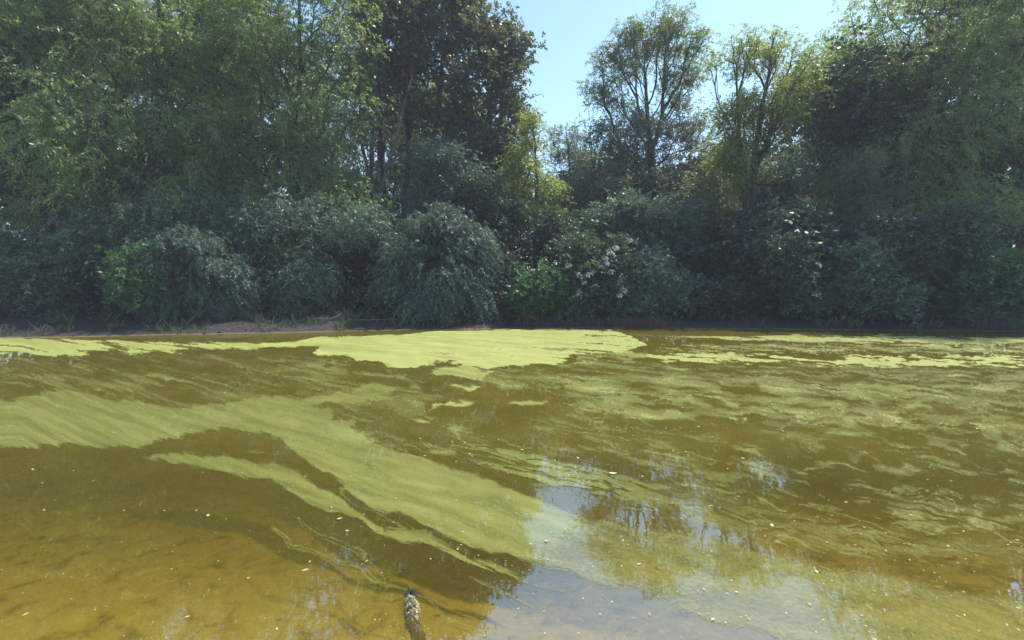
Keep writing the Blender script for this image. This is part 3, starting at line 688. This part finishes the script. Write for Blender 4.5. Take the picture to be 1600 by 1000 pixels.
for px, Y, pr, s_, rz, lb in back: copy_thing(pr, xp(px, Y), Y, rz, s_, lb, G1)
side = [
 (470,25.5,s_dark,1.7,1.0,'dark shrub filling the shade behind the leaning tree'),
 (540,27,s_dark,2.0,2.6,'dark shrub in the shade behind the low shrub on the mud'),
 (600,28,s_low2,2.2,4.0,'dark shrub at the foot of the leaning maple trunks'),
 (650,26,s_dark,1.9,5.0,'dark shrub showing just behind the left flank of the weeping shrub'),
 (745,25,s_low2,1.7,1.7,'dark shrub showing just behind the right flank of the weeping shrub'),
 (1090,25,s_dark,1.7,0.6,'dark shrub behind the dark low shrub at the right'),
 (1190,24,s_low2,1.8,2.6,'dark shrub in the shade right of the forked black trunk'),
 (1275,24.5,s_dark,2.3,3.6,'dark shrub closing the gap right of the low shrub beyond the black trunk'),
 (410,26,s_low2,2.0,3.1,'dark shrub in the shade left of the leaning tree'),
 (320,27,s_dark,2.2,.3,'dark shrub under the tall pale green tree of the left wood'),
 (380,31,t_mid1,1.6,4.4,'dark understorey tree filling the wood at the left frame of the tall pale green tree'),
 (280,28,t_mid2,1.8,1.4,'blue green understorey tree in the left wood'),
 (180,27,t_right2,1.4,3.4,'grey green understorey tree in the left wood'),
 (60,28,t_mid1,1.9,2.4,'dark understorey tree at the far left of the wood'),
 (1380,28,t_mid1,1.9,.9,'dark understorey tree in the right wood'),
 (1480,26,t_right2,1.4,3.9,'grey green understorey tree in the right wood'),
 (1590,27,t_mid2,1.9,4.9,'blue green understorey tree at the far right of the wood'),
 (285,21.5,t_low,1.0,.4,'arching blue green tree beside the water left of the leaning tree'),
 (250,22.5,t_left,.95,.9,'tall pale green tree second from the far left of the bank'),
 (130,20.5,s_low2,1.3,1.6,'dark ragged shrub by the water at the far left of the bank'),
 (90,24,t_left,1.0,2.8,'tall pale green tree at the far left of the bank'),
 (-60,22,t_map,.8,.2,'dark maple at the left end of the bank'),
 (230,19.0,s_green,1.2,2.0,'round green shrub on the left bank beside a weeping shrub'),
 (300,18.8,s_elm,.75,3.3,'smaller weeping shrub by the water left of the open mud'),
 (20,18.6,s_teal,1.2,.5,'teal shrub at the left end of the bank'),
 (160,31,t_map,.95,4.4,'dark maple behind the tall trees of the left bank'),
 (290,33,t_ash,1.0,4.4,'airy ash rising behind the left bank'),
 (1340,28,t_ash_low,1.0,1.2,'dense grey green tree right of the forked black trunk'),
 (1300,31,t_left,.85,1.2,'pale green tree behind the right bank'),
 (1400,25,t_left,.9,5.2,'tall pale green tree on the right bank'),
 (1520,27,t_map,.9,2.2,'dark maple near the right end of the bank'),
 (1640,24,t_left,.9,3.2,'tall pale green tree at the right end of the bank'),
 (1340,22,t_thin,.6,1.0,'small loose grey green tree on the right bank'),
 (1240,20.6,s_elder,.95,1.0,'elder shrub at the water right of the dark shrub'),
 (1330,20,s_teal,1.1,2.0,'teal shrub at the water under the small loose grey green tree'),
 (1430,19.9,s_elder,1.2,3.0,'larger elder shrub with cream flowers on the right bank'),
 (1550,18.5,s_green,1.3,2.0,'round green shrub at the water near the right end'),
 (1460,33,t_ash,1.0,2.0,'airy ash rising behind the right bank'),
]
# the elder copied with its flowers
for px, Y, pr, s_, rz, lb in side: copy_thing(pr, xp(px, Y), Y, rz, s_, lb)

# far tree belt beyond the meadow
rng = np.random.default_rng(5)
fxs = np.linspace(-190, 190, 260); fcl = []
for x in fxs:
    Yf = 130 + rng.uniform(-6, 6); h = 7 + 3 * fbm(np.array([x * .03]), np.array([1.0]), 8)[0] + rng.uniform(-1, 1)
    kk = 7; fcl.append(np.stack([x + rng.normal(0, 1.5, kk), Yf + rng.normal(0, 1.5, kk), 1.5 + h * rng.uniform(0.02, 1, kk)], 1))
fcl = np.concatenate(fcl)
me = build_leaf_mesh(rng, fcl, fcl.mean(0), dict(sprays=3, leaves=5, len=2.0, leaf=1.0, ratio=.7, spread=1.0, tumble=.8), L['ash'], 'far_woodland')
tag(link('far_woodland', me), 'distant belt of trees beyond the sunny meadow', 'woodland', kind='stuff')

# ------------------------------------------------------------------ bank details
rng = np.random.default_rng(9)
# ground-cover leaves under the shrubs
def bank_pts(k, x0, x1, d0, d1, rng):
    X = rng.uniform(x0, x1, k); d = rng.uniform(d0, d1, k); Y = far_edge(X) + d
    return np.stack([X, Y, ground_z(X, Y) + 0.05], 1)
gc = bank_pts(1500, -26, 26, 1.6, 12, rng)
gc = gc[fbm(gc[:, 0] * .5, gc[:, 1] * .5, 91, 3) > -0.12]
me = build_leaf_mesh(rng, gc, gc.mean(0) - np.array([0, 0, 30]), dict(sprays=4, leaves=7, len=0.35, leaf=0.11, ratio=.6, spread=0.2, droop=.2, up=.8, rand=.6), L['dark'], 'ground_cover')
tag(link('ground_cover', me), 'low leafy ground cover under the trees on the far bank', 'ground cover', kind='stuff')
# dry stems at the waterline on the right
sm = plain_mat('dry_stems', [(0.3, (.07,.045,.045)), (0.7, (.17,.12,.10))], 20, .9, .1)
chs = []
for _ in range(900):
    px = rng.choice([rng.uniform(805, 1065), rng.uniform(960, 1040)]); X = xp(px, 19.8); Y = far_edge(X) + rng.uniform(0.0, .7); z = float(ground_z(X, Y)) - .05
    h = rng.uniform(.15, .55); a = rng.uniform(0, 6.28); le = rng.uniform(.05, .35)
    p0 = np.array([X, float(Y), z]); d = np.array([math.cos(a) * le, math.sin(a) * le, 0])
    chs.append((np.array([p0, p0 + d * .4 + [0, 0, h * .7], p0 + d + [0, 0, h]]), np.array([.007, .006, .003])))
tag(link('dry_stems', tube_mesh('dry_stems', chs, sm, 3)), 'purple brown dry stems and roots at the waterline below the shrubs', 'dry stems', kind='stuff')
gm = leaf_mat('bank_grass', (.05,.08,.03), (.13,.17,.06), (.14,.2,.05), .3)
bp = bank_pts(2600, -24, 24, -0.02, 5.0, rng); bp = bp[(fbm(bp[:, 0] * .9, bp[:, 1] * .9, 97, 3) > .12)]; kk = 7
c = np.repeat(bp, kk, 0); c[:, 2] -= .06; k = len(c); a = rng.uniform(0, 6.28, k); h = rng.uniform(.12, .42, k); le = rng.uniform(.1, .8, k) * h
tip = c + np.stack([np.cos(a) * le, np.sin(a) * le, h], 1); sd_ = np.stack([-np.sin(a), np.cos(a), 0 * a], 1) * .008; md = c * .45 + tip * .55 + np.stack([0 * a, 0 * a, h * .18], 1)
me = mesh_np('grass', np.stack([c - sd_, c + sd_, md + sd_ * .8, tip], 1).reshape(-1, 3), np.arange(k * 4).reshape(-1, 4), gm); attr(me, 'tint', rng.uniform(0, 1, k), 'FACE')
tag(link('grass', me), 'tufts of grass and sedge on the muddy far bank', 'grass', kind='stuff')
# leaf litter
lm = leaf_mat('leaf_litter', (.045,.033,.027), (.13,.10,.075), (.06,.05,.02), .15)
lp = bank_pts(4000, -24, 24, 0.1, 7, rng); k = len(lp); a = rng.uniform(0, 6.28, k); s_ = rng.uniform(.02, .05, k)[:, None]
u = np.stack([np.cos(a), np.sin(a), rng.normal(0, .2, k)], 1) * s_ * 1.5; v = np.stack([-np.sin(a), np.cos(a), rng.normal(0, .2, k)], 1) * s_
lp[:, 2] -= 0.01
me = mesh_np('leaf_litter', np.stack([lp - u, lp + v, lp + u, lp - v], 1).reshape(-1, 3), np.arange(k * 4).reshape(-1, 4), lm); attr(me, 'tint', rng.uniform(0, 1, k), 'FACE')
tag(link('leaf_litter', me), 'scattered dry leaf litter on the muddy bank', 'leaf litter', kind='stuff')
# fallen branches
def fallen(pxpts, r, label, twigs=0, mat=BARK_PALE, lift=.05):
    pts = []
    for px, py, Y in pxpts:
        X = xp(px, Y); pts.append([X, Y, float(ground_z(X, Y)) + lift + (py or 0)])
    pts = np.array(pts); s0 = np.linspace(0, 1, len(pts)); s1 = np.linspace(0, 1, 12)
    q = np.stack([np.interp(s1, s0, pts[:, i]) for i in range(3)], 1) + rng.normal(0, .015, (12, 3))
    base = q[0].copy(); chs = [(q - base, np.linspace(r, r * .35, 12))]
    root = link('fallen_branch', tube_mesh('fallen_branch', chs, mat, 7)); root.location = base
    tag(root, label, 'branch', 'fallen branches on the muddy bank')
    for t in range(twigs):
        i = rng.integers(3, 10); st = q[i] - base; d = unit(rng.normal(0, 1, 3) + unit(q[i] - q[i - 1]) * 1.2); d[2] = abs(d[2]) * .5
        ln = rng.uniform(.3, .7)
        link('twig', tube_mesh('twig', [(np.array([st, st + d * ln * .5, st + d * ln + [0, 0, .05]]), np.array([r * .35, r * .25, r * .12]))], mat, 5), root)
fallen([(487,0,19.6),(512,0.02,19.5),(528,0.12,19.7),(536,.25,19.9)], .05, 'pale curved fallen branch lying on the mud near the left end', 2)
fallen([(545,0.0,19.7),(590,0.05,19.6),(640,.05,20.0)], .035, 'long thin fallen branch lying on the mud left of the weeping shrub', 3)
fallen([(560,0.0,20.6),(600,0.1,20.4),(650,.1,20.9)], .03, 'thin fallen branch reaching under the weeping shrub', 3, BARK)
fallen([(440,0.0,20.6),(470,0.15,20.4),(500,.05,20.9)], .04, 'dark fallen branch under the leaning tree at the left', 3, BARK)
fallen([(722,0.12,20.0),(730,0.02,19.7),(738,-.02,19.5)], .035, 'short dark stub poking from the bank right of the weeping shrub', 0, BARK)

# ------------------------------------------------------------------ sunken branch in the near shallows
m, nt, out = new_mat('sunken_bark'); n = N(nt)
tc = n('ShaderNodeTexCoord'); t = noise(n, 30, 6, .7, tc.outputs['Object'])
c = ramp(n, t.outputs[0], [(0.36, (.13,.10,.035)), (0.5, (.24,.18,.065)), (0.68, (.42,.34,.13))])
p = n('ShaderNodeBsdfPrincipled'); n.l(c.outputs[0], p.inputs['Base Color']); p.inputs['Roughness'].default_value = .8
b = n('ShaderNodeBump'); b.inputs['Strength'].default_value = 1; b.inputs['Distance'].default_value = .01; n.l(t.outputs[0], b.inputs['Height']); n.l(b.outputs[0], p.inputs['Normal']); n.l(p.outputs[0], out.inputs[0])
sbm = m
tipx, tipy = Wp(645, 950); ex, ey = Wp(664, 1010)
pts = np.array([[tipx - .02, tipy + .02, .045], [tipx, tipy - .02, .02], [tipx + .02, tipy - .08, -.03], [(tipx + ex) / 2 + .01, (tipy + ey) / 2, -.10], [ex, ey, -.17], [ex + .03, ey - .15, -.16]])
s1 = np.linspace(0, 1, 40); q = np.stack([np.interp(s1, np.linspace(0, 1, 6), pts[:, i]) for i in range(3)], 1)
base = q[0].copy(); rr = np.interp(s1, [0, .1, .3, 1], [.018, .028, .033, .042]) * (1 + .3 * fbm(s1 * 9, s1 * 0, 3, 3))
br = link('sunken_branch', tube_mesh('sunken_branch', [((q - base)[::-1], rr[::-1])], sbm, 14)); br.location = base
vco = np.empty(len(br.data.vertices) * 3, np.float32); br.data.vertices.foreach_get('co', vco); vv = vco.reshape(-1, 3)
vv += .011 * np.stack([fbm(vv[:, 0] * 60 + i * 9, vv[:, 1] * 60 + vv[:, 2] * 40, 5 + i, 3) for i in range(3)], 1); br.data.vertices.foreach_set('co', vv.ravel()); br.data.update()
tag(br, 'algae coated branch stub poking out of the golden shallows', 'branch')
dk = plain_mat('rotten_wood', [(0.3, (.012,.009,.008)), (0.7, (.05,.035,.025))], 80, .7, 1)
chs = []
for i in range(16):
    a = i / 16 * 6.28 + rng.normal(0, .2); p0 = np.array([math.cos(a) * .020, .01 + math.sin(a) * .016, -.012]); p1 = p0 * rng.uniform(.9, 1.7) + np.array([rng.normal(0, .009), .010 + rng.normal(0, .006), .012 + rng.uniform(0, .026)])
    chs.append((np.array([p0, (p0 + p1) / 2 + rng.normal(0, .002, 3), p1]), np.array([.015, .013, .005])))
link('rotten_tip', tube_mesh('rotten_tip', chs, dk, 5), br)
al_m = plain_mat('dried_algae', [(0.3, (.55,.49,.22)), (0.7, (.85,.80,.50))], 120, .9, 1)
V, Qd = [], []
for i in range(1500):
    a = rng.uniform(-.4, 3.5); s_ = rng.uniform(.07, .24) if i < 1250 else rng.uniform(.2, .42); cpt = np.array([np.interp(s_, s1, (q - base)[:, j]) for j in range(3)]); r_ = np.interp(s_, s1, rr) * 1.05
    c = cpt + np.array([math.cos(a) * r_, -.3 * r_, math.sin(a) * r_]) + rng.normal(0, .003, 3)
    u = unit(rng.normal(0, 1, 3)) * .009; v = unit(rng.normal(0, 1, 3)) * .006; k = len(V); V += [c - u, c + v, c + u, c - v]; Qd.append((k, k + 1, k + 2, k + 3))
link('dried_algae', mesh_np('dried_algae', np.array(V), np.array(Qd), al_m), br)

# ------------------------------------------------------------------ floating leaves and flecks
leaf_m = plain_mat('floating_leaf', [(0.3, (.34,.31,.15)), (0.7, (.52,.48,.30))], 40, .6, .2)
def float_leaf(px, py, wpx, ang, label, curl=.3):
    X, Y = Wp(px, py); ln = .8 * wpx / (F / float(math.hypot(Y, 1.7))); k = 9
    t = np.linspace(0, 1, k); wd = .28 * np.sin(np.pi * t ** .8) * ln; V = []
    for i in range(k):
        x = (t[i] - .5) * ln; z = curl * ln * (t[i] - .5) ** 2
        V += [(x, -wd[i], z + .12 * wd[i]), (x, 0, z), (x, wd[i], z + .12 * wd[i])]
    Qd = []
    for i in range(k - 1):
        for j in range(2): a = i * 3 + j; Qd.append((a, a + 3, a + 4, a + 1))
    o = link('floating_leaf', mesh_np('floating_leaf', np.array(V), np.array(Qd), leaf_m, True)); o.location = (X, Y, .009); o.rotation_euler = (0, 0, ang)
    tag(o, label, 'leaf', 'pale leaves floating on the pond')
float_leaf(854,847,9,.4,'broad pale leaf floating in the upper sky reflection')
float_leaf(958,741,16,.1,'largest pale leaf floating in the combed algae at right of centre')
float_leaf(816,704,8,.2,'small cream leaf floating on the drift at the centre of the pond')
float_leaf(889,744,6,.3,'tiny pale leaf floating just below the bright speckled reflection')
float_leaf(531,812,10,.8,'thin pale leaf floating in open water below the lower algae band')
float_leaf(543,831,7,.1,'small straw coloured leaf floating alone in the golden shallows')
float_leaf(723,833,6,.5,'pale leaf floating on the big algae drift near its lower edge')
float_leaf(715,860,6,1.9,'pale round leaf stuck on the narrow algae band')
float_leaf(856,876,5,.9,'tiny white leaf floating in the middle of the sky reflection')
float_leaf(1151,927,7,.2,'pale leaf floating at the right end of the tree reflection')
float_leaf(618,780,5,1.2,'small yellow leaf on the big algae drift above its lower edge')
float_leaf(433,985,7,2.0,'small pale leaf near the bottom left corner of the pond')
# pollen flecks and bits everywhere
k = 2400; fpx = rng.uniform(-200, 1800, k); fpy = 560 + 450 * rng.uniform(0, 1, k) ** .8; X, Y = Wp(fpx, fpy)
fx_ = np.clip(((fpx + 260) / 2.2).astype(int), 0, len(gpx) - 1); fy_ = np.clip(np.searchsorted(gpy, fpy), 0, len(gpy) - 1)
sel = rng.uniform(0, 1, k) < (0.12 + 1.1 * fil[fy_, fx_] + .55 * (np.abs(D[fy_, fx_] - .5) < .42) + .25 * D[fy_, fx_]); X, Y = X[sel], Y[sel]; k = len(X)
a = rng.uniform(0, 6.28, k); s_ = (rng.gamma(1.3, .0017, k) + .0014)[:, None] * np.clip(Y / 3, 1, 2.2)[:, None]
c = np.stack([X, Y, np.full(k, .0075)], 1); u = np.stack([np.cos(a), np.sin(a), 0 * a], 1) * s_ * 1.5; v = np.stack([-np.sin(a), np.cos(a), 0 * a], 1) * s_ * .7
tag(link('floating_flecks', mesh_np('floating_flecks', np.stack([c - u, c - v, c + u, c + v], 1).reshape(-1, 3), np.arange(k * 4).reshape(-1, 4), leaf_m)),
    'pale flecks of pollen and petals scattered over the pond surface', 'flecks', kind='stuff')

# ------------------------------------------------------------------ added volume lifting the darks like lens glare: a thin pale haze
m, nt, out = new_mat('glare_haze'); n = N(nt)
pv = n('ShaderNodeVolumePrincipled'); pv.inputs['Color'].default_value = (.84, .83, 1.0, 1); pv.inputs['Density'].default_value = GLARE_HAZE; pv.inputs['Anisotropy'].default_value = 0.0
n.l(pv.outputs[0], out.inputs['Volume'])
hx, hy0, hy1, hz0, hz1 = 1600, -1560, 1600, -3.0, 40.0
hv = np.array([(x, y, z) for z in (hz0, hz1) for y in (hy0, hy1) for x in (-hx, hx)])
hq = np.array([(0,2,3,1),(4,5,7,6),(0,1,5,4),(2,6,7,3),(0,4,6,2),(1,3,7,5)])
if GLARE_HAZE > 0: tag(link('glare_haze', mesh_np('glare_haze', hv, hq, m)), kind='stuff')
